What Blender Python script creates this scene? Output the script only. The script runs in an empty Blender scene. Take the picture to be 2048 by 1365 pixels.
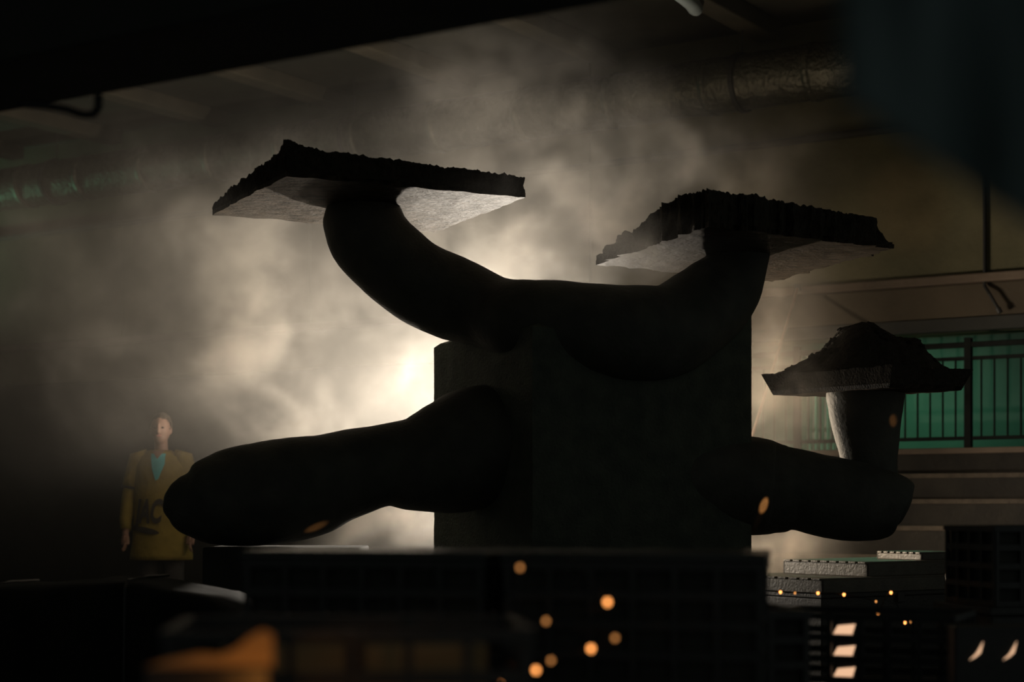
import bpy, bmesh, math, random
from mathutils import Vector, Matrix, noise

random.seed(7)
sc = bpy.context.scene
C = sc.collection
F, CX, HY, CAMZ = 3500.0, 1024.0, 1020.0, 1.0     # focal length in pixels, centre column, horizon row, camera height

# ------------------------------------------------------------------ camera, world, exposure, main lamp
cd = bpy.data.cameras.new('camera')
cam = bpy.data.objects.new('camera', cd); C.objects.link(cam)
cam.location = (0, 0, CAMZ); cam.rotation_euler = (math.pi / 2, 0, 0)
cd.sensor_width = 36.0; cd.lens = F / 2048.0 * 36.0
cd.shift_y = (HY - 682.5) / 2048.0
cd.clip_end = 200
cd.dof.use_dof = True; cd.dof.focus_distance = 10.0; cd.dof.aperture_fstop = 1.7
sc.camera = cam

w = bpy.data.worlds.new('world'); sc.world = w; w.use_nodes = True
w.node_tree.nodes['Background'].inputs['Color'].default_value = (0.90, 1.0, 0.92, 1)
w.node_tree.nodes['Background'].inputs['Strength'].default_value = 0.062

vs = sc.view_settings
vs.view_transform = 'Standard'; vs.look = 'None'; vs.gamma = 1.0; vs.use_curve_mapping = False
vs.exposure = 0.0
cy = sc.cycles
cy.max_bounces = 3; cy.diffuse_bounces = 2; cy.glossy_bounces = 1; cy.volume_bounces = 0; cy.transmission_bounces = 4
cy.caustics_reflective = False; cy.caustics_refractive = False
cy.volume_step_rate = 6.0; cy.volume_max_steps = 128
cy.use_adaptive_sampling = True; cy.adaptive_threshold = 0.06
cy.sample_clamp_indirect = 4.0
cy.use_denoising = True

def light(name, kind, loc, power, color, radius=0.05, parent=None, **kw):
    ld = bpy.data.lights.new(name, kind); ld.energy = power; ld.color = color
    if kind in ('POINT', 'SPOT'): ld.shadow_soft_size = radius
    for k, v in kw.items(): setattr(ld, k, v)
    o = bpy.data.objects.new(name, ld); C.objects.link(o); o.location = loc
    if parent: o.parent = parent
    return o

def P(px, py, Y):
    return Vector(((px - CX) / F * Y, Y, CAMZ + (HY - py) / F * Y))

KEY = P(1075, 885, 12.8)
kl = light('key_light', 'SPOT', KEY, 1420.0, (1.0, 0.955, 0.895), 0.05, spot_size=math.radians(178), spot_blend=1.0)
kl.rotation_euler = (P(460, 540, 11.7) - KEY).to_track_quat('-Z', 'Y').to_euler()
sp_ = light('right_fill_light', 'SPOT', KEY + Vector((0.02, 0.0, -0.24)), 620.0, (1.0, 0.84, 0.66), 0.05, spot_size=math.radians(115), spot_blend=1.0)  # second spot added to brighten the smoke right of the block
sp_.rotation_euler = (P(1560, 740, 12.0) - KEY).to_track_quat('-Z', 'Y').to_euler()

# ------------------------------------------------------------------ helpers
def mat(name, col, rough=0.85, col2=None, scale=6.0, bump=0.0, bscale=30.0, metal=0.0, spec=0.4, emit=None, estr=0.0, stretch=None, detail=6.0):
    m = bpy.data.materials.new(name); m.use_nodes = True
    nt = m.node_tree; N = nt.nodes; L = nt.links
    b = N['Principled BSDF']
    b.inputs['Base Color'].default_value = (*col, 1)
    b.inputs['Roughness'].default_value = rough
    b.inputs['Metallic'].default_value = metal
    b.inputs['Specular IOR Level'].default_value = spec
    tc = N.new('ShaderNodeTexCoord'); src = tc.outputs['Object']
    if stretch:
        mp = N.new('ShaderNodeMapping'); mp.inputs['Scale'].default_value = stretch
        L.new(src, mp.inputs['Vector']); src = mp.outputs['Vector']
    if col2 is not None:
        nz = N.new('ShaderNodeTexNoise'); nz.inputs['Scale'].default_value = scale; nz.inputs['Detail'].default_value = detail
        rp = N.new('ShaderNodeValToRGB')
        rp.color_ramp.elements[0].position = 0.32; rp.color_ramp.elements[1].position = 0.68
        rp.color_ramp.elements[0].color = (*col, 1); rp.color_ramp.elements[1].color = (*col2, 1)
        L.new(src, nz.inputs['Vector']); L.new(nz.outputs['Fac'], rp.inputs['Fac']); L.new(rp.outputs['Color'], b.inputs['Base Color'])
    if bump:
        n2 = N.new('ShaderNodeTexNoise'); n2.inputs['Scale'].default_value = bscale; n2.inputs['Detail'].default_value = 5
        bp = N.new('ShaderNodeBump'); bp.inputs['Strength'].default_value = bump; bp.inputs['Distance'].default_value = 0.02
        L.new(src, n2.inputs['Vector']); L.new(n2.outputs['Fac'], bp.inputs['Height']); L.new(bp.outputs['Normal'], b.inputs['Normal'])
    if emit:
        b.inputs['Emission Color'].default_value = (*emit, 1); b.inputs['Emission Strength'].default_value = estr
    return m

M = {}
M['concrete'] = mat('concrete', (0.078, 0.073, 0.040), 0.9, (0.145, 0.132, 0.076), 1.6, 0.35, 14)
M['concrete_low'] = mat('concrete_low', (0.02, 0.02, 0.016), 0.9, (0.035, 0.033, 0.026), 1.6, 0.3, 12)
M['ledge'] = mat('ledge', (0.10, 0.075, 0.055), 0.8, (0.15, 0.112, 0.082), 3.0, 0.2, 20)
M['fascia'] = mat('fascia', (0.06, 0.047, 0.032), 0.9, (0.11, 0.088, 0.06), 1.1, 0.3, 12)
M['ceiling'] = mat('ceiling', (0.035, 0.036, 0.028), 0.95, (0.055, 0.053, 0.04), 2.0, 0.2, 10)
M['joist'] = mat('joist', (0.055, 0.05, 0.036), 0.9, (0.08, 0.07, 0.05), 3.0, 0.2, 18)
M['beam'] = mat('beam', (0.03, 0.032, 0.03), 0.9, (0.045, 0.045, 0.04), 3.0, 0.2, 18)
M['floor'] = mat('floor', (0.035, 0.034, 0.03), 0.75, (0.055, 0.052, 0.045), 2.0, 0.2, 12)
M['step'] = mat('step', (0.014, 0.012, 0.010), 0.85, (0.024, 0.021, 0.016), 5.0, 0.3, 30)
M['foil'] = mat('foil', (0.10, 0.10, 0.08), 0.34, (0.18, 0.175, 0.14), 9.0, 1.0, 26, metal=0.75)
M['band'] = mat('band', (0.02, 0.02, 0.02), 0.6)
M['paint_green'] = mat('paint_green', (0.06, 0.10, 0.08), 0.7, (0.09, 0.13, 0.105), 1.8, 0.1, 20)
M['rail'] = mat('rail', (0.010, 0.012, 0.011), 0.9, (0.014, 0.016, 0.015), 20.0, spec=0.1)
M['stone'] = mat('stone', (0.052, 0.054, 0.046), 0.7, (0.085, 0.085, 0.072), 7.0, 0.25, 40, spec=0.45)
M['block'] = mat('block', (0.06, 0.072, 0.058), 0.75, (0.10, 0.115, 0.09), 9.0, 0.6, 60, spec=0.4)
M['nosing'] = mat('nosing', (0.05, 0.04, 0.03), 0.85, (0.085, 0.068, 0.05), 12.0, 0.3, 40)
M['soil'] = mat('soil', (0.028, 0.024, 0.018), 0.95, (0.05, 0.042, 0.032), 30.0, 0.8, 70, spec=0.2)
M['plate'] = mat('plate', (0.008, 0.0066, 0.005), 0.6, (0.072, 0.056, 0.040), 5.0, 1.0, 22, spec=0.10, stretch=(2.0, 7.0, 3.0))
M['plinth'] = mat('plinth', (0.03, 0.03, 0.028), 0.9, (0.045, 0.045, 0.04), 6.0, 0.3, 30)
M['plastic'] = mat('plastic', (0.018, 0.018, 0.018), 0.42, (0.026, 0.026, 0.025), 12.0, 0.15, 60, spec=0.5)
M['tray'] = mat('tray', (0.06, 0.055, 0.045), 0.38, (0.10, 0.09, 0.07), 12.0, 0.15, 60, spec=0.5)
M['lid'] = mat('lid', (0.02, 0.022, 0.02), 0.22, (0.03, 0.033, 0.03), 4.0, 0.12, 9, spec=0.6)
M['board'] = mat('board', (0.34, 0.24, 0.12), 0.8, (0.42, 0.30, 0.16), 9.0, 0.2, 30, stretch=(1, 1, 6))
M['sheet'] = mat('sheet', (0.075, 0.105, 0.11), 0.7, (0.095, 0.13, 0.135), 3.0, 0.1, 10)
M['pale_bar'] = mat('pale_bar', (0.45, 0.52, 0.48), 0.6, (0.52, 0.58, 0.54), 6.0)
M['rope'] = mat('rope', (0.55, 0.38, 0.30), 0.7, (0.62, 0.45, 0.36), 30.0, 0.3, 80)
M['tube_off'] = mat('tube_off', (0.16, 0.19, 0.19), 0.35, (0.20, 0.23, 0.23), 3.0)
M['metal_dark'] = mat('metal_dark', (0.05, 0.05, 0.05), 0.45, (0.07, 0.07, 0.07), 8.0, metal=0.6)
M['amber'] = mat('amber', (0.9, 0.5, 0.2), 0.5, emit=(1.0, 0.36, 0.09), estr=3.4)
M['amber_dim'] = mat('amber_dim', (0.9, 0.5, 0.2), 0.5, emit=(1.0, 0.40, 0.11), estr=1.0)
M['amber_glint'] = mat('amber_glint', (0.9, 0.6, 0.4), 0.5, emit=(1.0, 0.60, 0.36), estr=0.85)
M['green_tube'] = mat('green_tube', (0.5, 0.9, 0.7), 0.4, emit=(0.22, 1.0, 0.58), estr=2.0)
for k_ in ('amber', 'amber_dim'): M[k_].cycles.emission_sampling = 'NONE'
M['skin'] = mat('skin', (0.22, 0.13, 0.10), 0.6, (0.26, 0.155, 0.12), 14.0, 0.05, 90)
M['hair'] = mat('hair', (0.03, 0.022, 0.016), 0.6, (0.05, 0.035, 0.025), 60.0, 0.4, 90)
M['jacket'] = mat('jacket', (0.22, 0.165, 0.035), 0.85, (0.28, 0.21, 0.045), 12.0, 0.4, 30)
M['print'] = mat('print', (0.035, 0.03, 0.028), 0.9, (0.05, 0.045, 0.04), 20.0)
M['shirt'] = mat('shirt', (0.07, 0.42, 0.50), 0.85, (0.09, 0.47, 0.55), 15.0, 0.2, 40)
M['trousers'] = mat('trousers', (0.03, 0.03, 0.035), 0.9, (0.045, 0.045, 0.05), 20.0, 0.2, 50)
M['eye'] = mat('eye', (0.03, 0.02, 0.02), 0.2)
M['lips'] = mat('lips', (0.42, 0.18, 0.16), 0.5)

def tag(o, label=None, cat=None, group=None, kind=None):
    if label: o['label'] = label
    if cat: o['category'] = cat
    if group: o['group'] = group
    if kind: o['kind'] = kind
    return o

def empty(name, loc=(0, 0, 0), rz=0.0):
    o = bpy.data.objects.new(name, None); C.objects.link(o)
    o.location = loc; o.rotation_euler = (0, 0, rz); o.empty_display_size = 0.1
    return o

def obj(name, bm, m, parent=None, loc=None, rz=0.0, smooth=False):
    me = bpy.data.meshes.new(name)
    bmesh.ops.recalc_face_normals(bm, faces=bm.faces[:])
    bm.to_mesh(me); bm.free()
    if smooth:
        for p in me.polygons: p.use_smooth = True
    me.materials.append(M[m] if isinstance(m, str) else m)
    o = bpy.data.objects.new(name, me); C.objects.link(o)
    if loc is not None: o.location = loc
    o.rotation_euler = (0, 0, rz)
    if parent: o.parent = parent
    return o

def inst(name, me, parent=None, loc=(0, 0, 0), rz=0.0):
    o = bpy.data.objects.new(name, me); C.objects.link(o)
    o.location = loc; o.rotation_euler = (0, 0, rz)
    if parent: o.parent = parent
    return o

def box(bm, x0, x1, y0, y1, z0, z1, bev=0.0):
    r = bmesh.ops.create_cube(bm, size=1.0)
    vsx = r['verts']
    for v in vsx:
        v.co = Vector((x0 + (v.co.x + .5) * (x1 - x0), y0 + (v.co.y + .5) * (y1 - y0), z0 + (v.co.z + .5) * (z1 - z0)))
    if bev > 0:
        es = list({e for v in vsx for e in v.link_edges})
        bmesh.ops.bevel(bm, geom=es, offset=bev, segments=2, affect='EDGES', profile=0.5)
    return bm

def nb(): return bmesh.new()

def tube(bm, pts, radii, n=12, flat=None, cap=True, up=Vector((0, 1, 0)), jitter=0.0, jscale=3.0):
    """loft of ellipses along pts; radii are floats or (in-plane, depth)"""
    pts = [Vector(p) for p in pts]; rings = []
    for i, p in enumerate(pts):
        t = (pts[min(i + 1, len(pts) - 1)] - pts[max(i - 1, 0)]).normalized()
        v = up - t * up.dot(t)
        if v.length < 1e-3: v = Vector((1, 0, 0)) - t * t.x
        v.normalize(); u = t.cross(v)
        r = radii[i] if isinstance(radii, (list, tuple)) else radii
        ru, rv = r if isinstance(r, (list, tuple)) else (r, r)
        ring = []
        for k in range(n):
            a = 2 * math.pi * k / n
            d = u * (math.cos(a) * ru) + v * (math.sin(a) * rv)
            q = p + d
            if jitter:
                q += d.normalized() * (noise.fractal(q * jscale, 1.0, 2.0, 4) * jitter)
            ring.append(bm.verts.new(q))
        rings.append(ring)
    for a, b in zip(rings, rings[1:]):
        for k in range(n):
            bm.faces.new((a[k], a[(k + 1) % n], b[(k + 1) % n], b[k]))
    if cap:
        bm.faces.new(rings[0][::-1]); bm.faces.new(rings[-1])
    return bm

def spline(ctrl, per=6):
    """Catmull-Rom through tuples of floats"""
    out = []; n = len(ctrl)
    for i in range(n - 1):
        p0, p1, p2, p3 = ctrl[max(i - 1, 0)], ctrl[i], ctrl[i + 1], ctrl[min(i + 2, n - 1)]
        for s in range(per):
            t = s / per
            out.append(tuple(.5 * (2 * b + (c - a) * t + (2 * a - 5 * b + 4 * c - d) * t * t + (3 * b - a - 3 * c + d) * t ** 3)
                             for a, b, c, d in zip(p0, p1, p2, p3)))
    out.append(tuple(ctrl[-1])); return out

# ------------------------------------------------------------------ the building, in the frame of its back wall
WR = math.atan2(-0.5421, 0.8403)          # the wall runs away to the left
W0 = Vector((0, 17.0, 0))
def wl(s, y, z):                          # wall frame -> world (y grows into the wall)
    c, n = math.cos(WR), math.sin(WR)
    return Vector((W0.x + c * s - n * y, W0.y + n * s + c * y, z))
def wall_s(px):
    u = (px - CX) / F; Y = 1.55 * 17.0 / (u + 1.55)
    return u * Y / 0.8403
def wobj(name, bm, m, parent=None, smooth=False):
    if parent: return obj(name, bm, m, parent, smooth=smooth)
    return obj(name, bm, m, None, W0, WR, smooth)
S0, S1, ZC = -15.0, 9.0, 5.27

fl = wobj('floor', box(nb(), S0, S1, -22.0, 3.0, -0.12, 0.0), 'floor'); tag(fl, 'dark concrete floor of the hall', None, None, 'structure')
ce = wobj('ceiling', box(nb(), S0, S1, -22.0, 3.0, ZC, ZC + 0.2), 'ceiling'); tag(ce, 'dark ceiling above the duct with shallow joists', None, None, 'structure')
jb = bpy.data.meshes.new('joist'); b = box(nb(), -0.11, 0.11, -16.0, -0.15, ZC - 0.16, ZC, 0.015); b.to_mesh(jb); b.free(); jb.materials.append(M['joist'])
for k in range(12):
    inst('joist', jb, ce, (wall_s(1238) - 9.6 + k * 1.6, 0, 0))

wb = wobj('wall_back', box(nb(), S0, S1, 0.05, 0.40, 2.49, ZC), 'concrete'); tag(wb, 'tall concrete back wall of cast panels behind the smoke', None, None, 'structure')
edges = [S0, wall_s(-700), wall_s(-300), wall_s(85) - 0.9, wall_s(243), wall_s(620), wall_s(1180), wall_s(1972), wall_s(1972) + 2.2, S1]
for a, c in zip(edges, edges[1:]):
    obj('panel', box(nb(), a + 0.008, c - 0.008, 0.0, 0.06, 2.95, ZC, 0.006), 'concrete', wb)
t1 = wobj('trim_1', box(nb(), S0, S1, -0.07, 0.06, 2.88, 2.955, 0.012), 'ledge'); tag(t1, 'thin pale ledge running along the back wall', None, None, 'structure')
SO = 0.2                                   # the gallery opening starts here
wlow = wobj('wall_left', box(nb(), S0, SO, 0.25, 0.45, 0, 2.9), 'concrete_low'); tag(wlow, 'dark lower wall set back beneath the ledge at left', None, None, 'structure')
fa = wobj('trim_2', box(nb(), SO, S1, 0.0, 0.07, 2.60, 2.88, 0.01), 'fascia'); tag(fa, 'brown fascia band above the gallery opening', None, None, 'structure')
fb = wobj('trim_3', box(nb(), SO, S1, -0.03, 0.10, 2.49, 2.60, 0.01), 'beam'); tag(fb, 'dark lintel edge right above the green gallery', None, None, 'structure')
gw = wobj('wall_gallery', box(nb(), SO, S1, 1.9, 2.05, 1.40, 2.9), 'paint_green'); tag(gw, 'gallery back wall washed in green light behind the railing', None, None, 'structure')
gc = wobj('ceiling_gallery', box(nb(), SO, S1, 0.40, 2.05, 2.78, 2.9), 'ceiling'); tag(gc, 'low ceiling of the green gallery', None, None, 'structure')
ge = wobj('wall_gallery_end', box(nb(), SO - 0.02, SO + 0.12, 0.45, 2.05, 1.40, 2.9), 'paint_green'); tag(ge, 'end wall of the green gallery', None, None, 'structure')
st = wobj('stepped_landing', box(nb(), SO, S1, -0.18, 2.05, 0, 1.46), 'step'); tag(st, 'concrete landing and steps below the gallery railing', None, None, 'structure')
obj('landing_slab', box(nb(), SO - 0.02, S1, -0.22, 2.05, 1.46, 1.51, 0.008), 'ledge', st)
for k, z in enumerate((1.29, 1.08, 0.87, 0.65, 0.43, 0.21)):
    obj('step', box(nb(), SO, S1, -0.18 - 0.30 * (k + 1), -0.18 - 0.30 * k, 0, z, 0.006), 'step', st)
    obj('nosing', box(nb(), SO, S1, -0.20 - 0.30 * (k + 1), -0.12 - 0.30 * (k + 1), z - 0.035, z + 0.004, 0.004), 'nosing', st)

# gallery railing
rl = empty('gallery_railing', W0, WR); tag(rl, 'dark metal railing with thin balusters in front of the green gallery wall', 'railing')
obj('top_rail', box(nb(), SO + 0.2, S1, -0.13, -0.08, 2.34, 2.385, 0.008), 'rail', rl)
obj('upper_rail', box(nb(), SO + 0.2, S1, -0.12, -0.09, 2.235, 2.265), 'rail', rl)
obj('bottom_rail', box(nb(), SO + 0.2, S1, -0.12, -0.09, 1.575, 1.605), 'rail', rl)
pm = bpy.data.meshes.new('post'); b = box(nb(), -0.03, 0.03, -0.135, -0.075, 1.50, 2.42, 0.006); b.to_mesh(pm); b.free(); pm.materials.append(M['rail'])
bmz = bpy.data.meshes.new('baluster'); b = tube(nb(), [(0, -0.105, 1.60), (0, -0.105, 2.25)], 0.0085, 8); b.to_mesh(bmz); b.free(); bmz.materials.append(M['rail'])
sp0 = wall_s(1945)
s = sp0 - 1.52 * 3
while s < S1 - 0.3:
    if s > SO + 0.15: inst('post', pm, rl, (s, 0, 0))
    q = s + 0.1086
    while q < s + 1.45:
        if SO + 0.25 < q < S1 - 0.1: inst('baluster', bmz, rl, (q, 0, 0))
        q += 0.1086
    s += 1.52

# pale bars of a screen standing at the left end of the gallery
ps = empty('barred_screen', wl(wall_s(1545) + 0.25, 0.75, 1.51), WR); tag(ps, 'short screen of pale vertical bars inside the left end of the gallery', 'screen')
obj('sill', box(nb(), -0.25, 0.25, -0.02, 0.02, 0.0, 0.04), 'pale_bar', ps)
obj('head_rail', box(nb(), -0.25, 0.25, -0.02, 0.02, 0.90, 0.94), 'pale_bar', ps)
pbm = bpy.data.meshes.new('bar'); b = box(nb(), -0.011, 0.011, -0.011, 0.011, 0.04, 0.90); b.to_mesh(pbm); b.free(); pbm.materials.append(M['pale_bar'])
for k in range(9): inst('bar', pbm, ps, (-0.23 + 0.0575 * k, 0, 0))
# green tubes: the gallery one, and an added one beyond the left edge
def tube_light(name, ss, y, z, length, label, lit, power=0, group=None, up=False):
    t = empty(name, wl(ss, y, z), WR); tag(t, label, 'light', group)
    obj('housing', box(nb(), -length / 2, length / 2, -0.05, 0.05, 0.0, 0.06, 0.01), 'metal_dark', t)
    obj('tube', tube(nb(), [(-length / 2 + .03, 0, -0.02), (length / 2 - .03, 0, -0.02)], 0.018, 12, up=Vector((0, 0, 1))), 'green_tube' if lit else 'tube_off', t, smooth=True)
    if power:
        l = light(name + '_glow', 'AREA', (0, 0, -0.05), power, (0.30, 1.0, 0.66), parent=t)
        l.data.shape = 'RECTANGLE'; l.data.size = length; l.data.size_y = 0.06
        if up: l.rotation_euler = (math.radians(150), 0, 0); l.location = (0, -0.02, 0.10)
    return t
tube_light('gallery_tube_light', 3.1, 1.0, 2.71, 1.4, 'green tube light hidden under the gallery ceiling', True, 15.0)
tube_light('added_duct_light', wall_s(-260), -0.9, 3.35, 1.2, 'green light added past the left edge for the duct highlight', True, 40.0, None, True)  # unseen lamp added to give the duct its green highlight

# ducts along the wall
dy, dz, dr = -0.62, 4.66, 0.235
du = empty('foil_duct', W0, WR); tag(du, 'long foil-wrapped ventilation duct along the top of the back wall', 'duct')
bm = nb(); n = 40; ring0 = None
Sd = [S0 + 0.14 * k for k in range(int((S1 - S0) / 0.14))]
rows = []
for ss in Sd:
    row = []
    for k in range(n):
        a = 2 * math.pi * k / n
        p = Vector((ss, math.cos(a), math.sin(a)))
        rr = dr + 0.010 * noise.fractal(Vector((ss * 2.2, p.y * 2.5, p.z * 2.5)), 1, 2, 3) - 0.004 * (abs((ss % 1.1) - .55) < .08)
        row.append(bm.verts.new((ss, dy + p.y * rr, dz + p.z * rr)))
    rows.append(row)
for a, c in zip(rows, rows[1:]):
    for k in range(n): bm.faces.new((a[k], a[(k + 1) % n], c[(k + 1) % n], c[k]))
obj('duct_wrap', bm, 'foil', du, smooth=True)
for ss in (wall_s(1545), wall_s(1545) - 4.2, wall_s(1545) - 8.4):
    obj('strap', tube(nb(), [(ss - 0.02, dy, dz), (ss + 0.02, dy, dz)], dr + 0.022, 32, up=Vector((0, 0, 1))), 'band', du)
    obj('hanger_rod', tube(nb(), [(ss, dy, dz + dr), (ss, dy, ZC)], 0.008, 8), 'band', du)
for ss in [wall_s(30) + 0.95 * k for k in range(12)]:
    obj('tape_seam', tube(nb(), [(ss - 0.03, dy, dz), (ss + 0.03, dy, dz)], dr + 0.012, 32, up=Vector((0, 0, 1))), 'foil', du, smooth=True)
# thin pipe under the duct on the right
pp = obj('thin_pipe', tube(nb(), [(S0, -0.12, 4.22), (S1, -0.12, 4.22)], 0.035, 12, up=Vector((0, 0, 1))), 'beam', None, W0, WR, True)
tag(pp, 'thin dark pipe fixed to the wall beneath the foil duct', 'pipe')
cn = empty('wall_conduit', wl(wall_s(1972), -0.04, 2.75), WR); tag(cn, 'thin black cable hanging down the right end of the back wall', 'cable')
obj('cable', tube(nb(), [(0, 0, 2.4), (0, 0, 0.10)], 0.014, 8), 'band', cn)
obj('cable_tail', tube(nb(), [(0, 0, 0.10), (0.06, -0.05, 0.02), (0.13, -0.06, -0.10)], 0.014, 8), 'band', cn)
obj('plug', tube(nb(), [(0.13, -0.06, -0.10), (0.15, -0.06, -0.14)], 0.022, 8), 'metal_dark', cn)

# old tube light hanging off the ceiling, near the top edge
f1, f0 = Vector(P(1396, 20, 12.6)), Vector(P(1260, -60, 11.4)); f0.z = f1.z
ft = empty('ceiling_tube_light', f1); tag(ft, 'unlit pale tube light at the top edge of the ceiling', 'light')
obj('housing', tube(nb(), [f0 - f1 + Vector((0, 0, .05)), Vector((0, 0, .05))], 0.05, 8), 'metal_dark', ft)
obj('diffuser', tube(nb(), spline([tuple(f0 - f1), (-.12, -.3, 0), (-.03, -.06, 0), (0, 0, 0)], 4), [0.055] * 8 + [0.055, 0.052, 0.048, 0.04, 0.02], 16), 'tube_off', ft, smooth=True)
for k in (0.15, 0.85): obj('hanger_rod', tube(nb(), [(f0 - f1) * k + Vector((0, 0, .08)), (f0 - f1) * k + Vector((0, 0, ZC - f1.z))], 0.006, 6), 'band', ft)

# foreground beam parallel to the wall
def beam_pt(px, py, Y): return P(px, py, Y)
bp1 = P(604, 117, 5.0)
bw = obj('overhead_beam', box(nb(), -9, 2.2, -0.45, 0.0, 0.0, 0.75, 0.01), 'beam', None, bp1, WR)
tag(bw, 'out-of-focus black overhead beam across the top left', 'beam')
br = empty('beam_bracket', P(180, 195, 4.75)); tag(br, 'small hanging loop bracket under the overhead beam', 'bracket')
q = lambda x, y: P(x, y, 4.75) - P(180, 195, 4.75)
obj('hook', tube(nb(), [q(197, 190), q(197, 214), q(190, 225)], 0.012, 10), 'band', br, smooth=True)
obj('sling', tube(nb(), [tuple(q(*p)) for p in spline([(40, 208), (90, 212), (130, 218), (165, 229), (192, 228)], 4)], 0.010, 10), 'band', br, smooth=True)

# hanging sheet in the foreground, top right
hs = bm = nb()
rows = []
NX, NZ = 40, 30
for j in range(NZ + 1):
    row = []
    for i in range(NX + 1):
        fx = i / NX; fz = j / NZ
        px = 1685 + fx * 700
        bot = 205 + max(0.0, px - 1700) * 0.70
        py = -260 + fz * (bot + 260)
        Y = 1.30 + 0.03 * math.sin(px * 0.016 + fz * 2.0) + 0.012 * math.sin(px * 0.04 - fz)
        row.append(bm.verts.new(P(px, py, Y)))
    rows.append(row)
for a, c in zip(rows, rows[1:]):
    for k in range(NX): bm.faces.new((a[k], a[k + 1], c[k + 1], c[k]))
hso = obj('hanging_sheet', bm, 'sheet', None, smooth=True)
sm = hso.modifiers.new('thick', 'SOLIDIFY'); sm.thickness = 0.004
tag(hso, 'blurred dark teal sheet hanging close at the top right corner', 'sheet')

# ------------------------------------------------------------------ the sculpture
sculp = empty('stone_sculpture', P(1180, HY, 10.0) * 1.0)
sculp.location.z = 0
tag(sculp, 'huge dark sculpture of curved limbs around an upright square block', 'sculpture')
SL = sculp.location.copy()
def loc(v): return Vector(v) - SL

A27 = math.radians(27.0); ex = Vector((math.cos(A27), math.sin(A27), 0)); ey = Vector((-math.sin(A27), math.cos(A27), 0))
Fc = Vector((0.109, 9.3, 0))
ba, bb = 1.404, 1.264
def grid_block(top):
    bm = nb(); n = 14; nz = 26
    def pt(a, c, z):
        p = Fc + ex * a + ey * c; p.z = z; return p
    vs_ = {}
    def V(i, j, k):
        key = (i, j, k)
        if key not in vs_:
            a, c = ba * i / n, bb * j / n
            z = top(a, c) * k / nz
            if k == nz:
                z += 0.02 * noise.fractal(Vector((a * 9, c * 9, 3.1)), 1, 2, 4)
                ed = min(a, ba - a, c, bb - c)
                z -= max(0, 0.05 - ed) * 0.9
            p = pt(a, c, z)
            d = 0.006 * noise.fractal(p * 7, 1, 2, 4)
            if i in (0, n): p += ex * d
            if j in (0, n): p += ey * d
            vs_[key] = bm.verts.new(loc(p))
        return vs_[key]
    for i in range(n):
        for j in range(n):
            bm.faces.new((V(i, j, nz), V(i + 1, j, nz), V(i + 1, j + 1, nz), V(i, j + 1, nz)))
            bm.faces.new((V(i, j, 0), V(i, j + 1, 0), V(i + 1, j + 1, 0), V(i + 1, j, 0)))
    for k in range(nz):
        for i in range(n):
            bm.faces.new((V(i, 0, k), V(i + 1, 0, k), V(i + 1, 0, k + 1), V(i, 0, k + 1)))
            bm.faces.new((V(i, n, k), V(i, n, k + 1), V(i + 1, n, k + 1), V(i + 1, n, k)))
            bm.faces.new((V(0, i, k), V(0, i, k + 1), V(0, i + 1, k + 1), V(0, i + 1, k)))
            bm.faces.new((V(n, i, k), V(n, i + 1, k), V(n, i + 1, k + 1), V(n, i, k + 1)))
    return bm
obj('upright_block', grid_block(lambda a, c: 2.02 + 0.14 * (a / ba) ** 2 * (1 - c / bb) - 0.15 * (a / ba) * (c / bb)), 'block', sculp, smooth=False)

def limb(name, ctrl, m, per=7, n=40, depth_ratio=1.0, jitter=0.012):
    pts = spline(ctrl, per)
    cs = [loc(P(px, py, Y)) for px, py, Y, r in pts]
    rs = [(r / F * Y, r / F * Y * depth_ratio) for px, py, Y, r in pts]
    return obj(name, tube(nb(), cs, rs, n, jitter=jitter, jscale=2.6), m, sculp, smooth=True)

limb('upper_limb', [(722, 402, 10.0, 66), (724, 425, 10.0, 76), (728, 445, 10.0, 80), (743, 480, 10.0, 82), (777, 519, 10.0, 82), (832, 563, 10.0, 80), (908, 597, 10.0, 82),
                    (990, 628, 9.85, 76), (1060, 645, 9.65, 85), (1150, 660, 9.6, 94), (1260, 667, 9.6, 96), (1340, 660, 9.7, 92),
                    (1400, 622, 9.9, 88), (1440, 584, 9.95, 82), (1470, 548, 9.95, 66), (1495, 517, 9.95, 46), (1512, 490, 9.97, 31), (1520, 470, 10.0, 24)], 'stone')
limb('lower_limb', [(331, 992, 9.30, 10), (337, 994, 9.30, 27), (350, 998, 9.30, 46), (380, 1004, 9.32, 70), (430, 1001, 9.35, 90), (500, 990, 9.42, 102), (600, 976, 9.5, 105), (680, 953, 9.6, 92),
                    (765, 932, 9.7, 82), (830, 930, 9.75, 93), (900, 915, 9.8, 115), (980, 890, 9.85, 122), (1100, 900, 9.9, 110), (1300, 940, 10.0, 100), (1503, 971, 10.1, 98),
                    (1560, 977, 10.1, 89), (1600, 980, 10.1, 81), (1680, 999, 10.1, 81), (1740, 1007, 10.1, 76), (1790, 1008, 10.1, 62), (1808, 1014, 10.1, 42), (1815, 1017, 10.1, 14)], 'stone')
# raised lump where the left limb meets the block
pz = empty('dark_plinth', P(610, 1360, 9.42)); pz.location.z = 0
tag(pz, 'black plinth block under the left limb of the sculpture', 'plinth')
zt = 0.802
obj('body', box(nb(), -0.50, 0.32, -0.30, 0.30, 0.06, zt, 0.01), 'plinth', pz)
obj('foot', box(nb(), -0.46, 0.28, -0.26, 0.26, 0.0, 0.06), 'plinth', pz)

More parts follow.
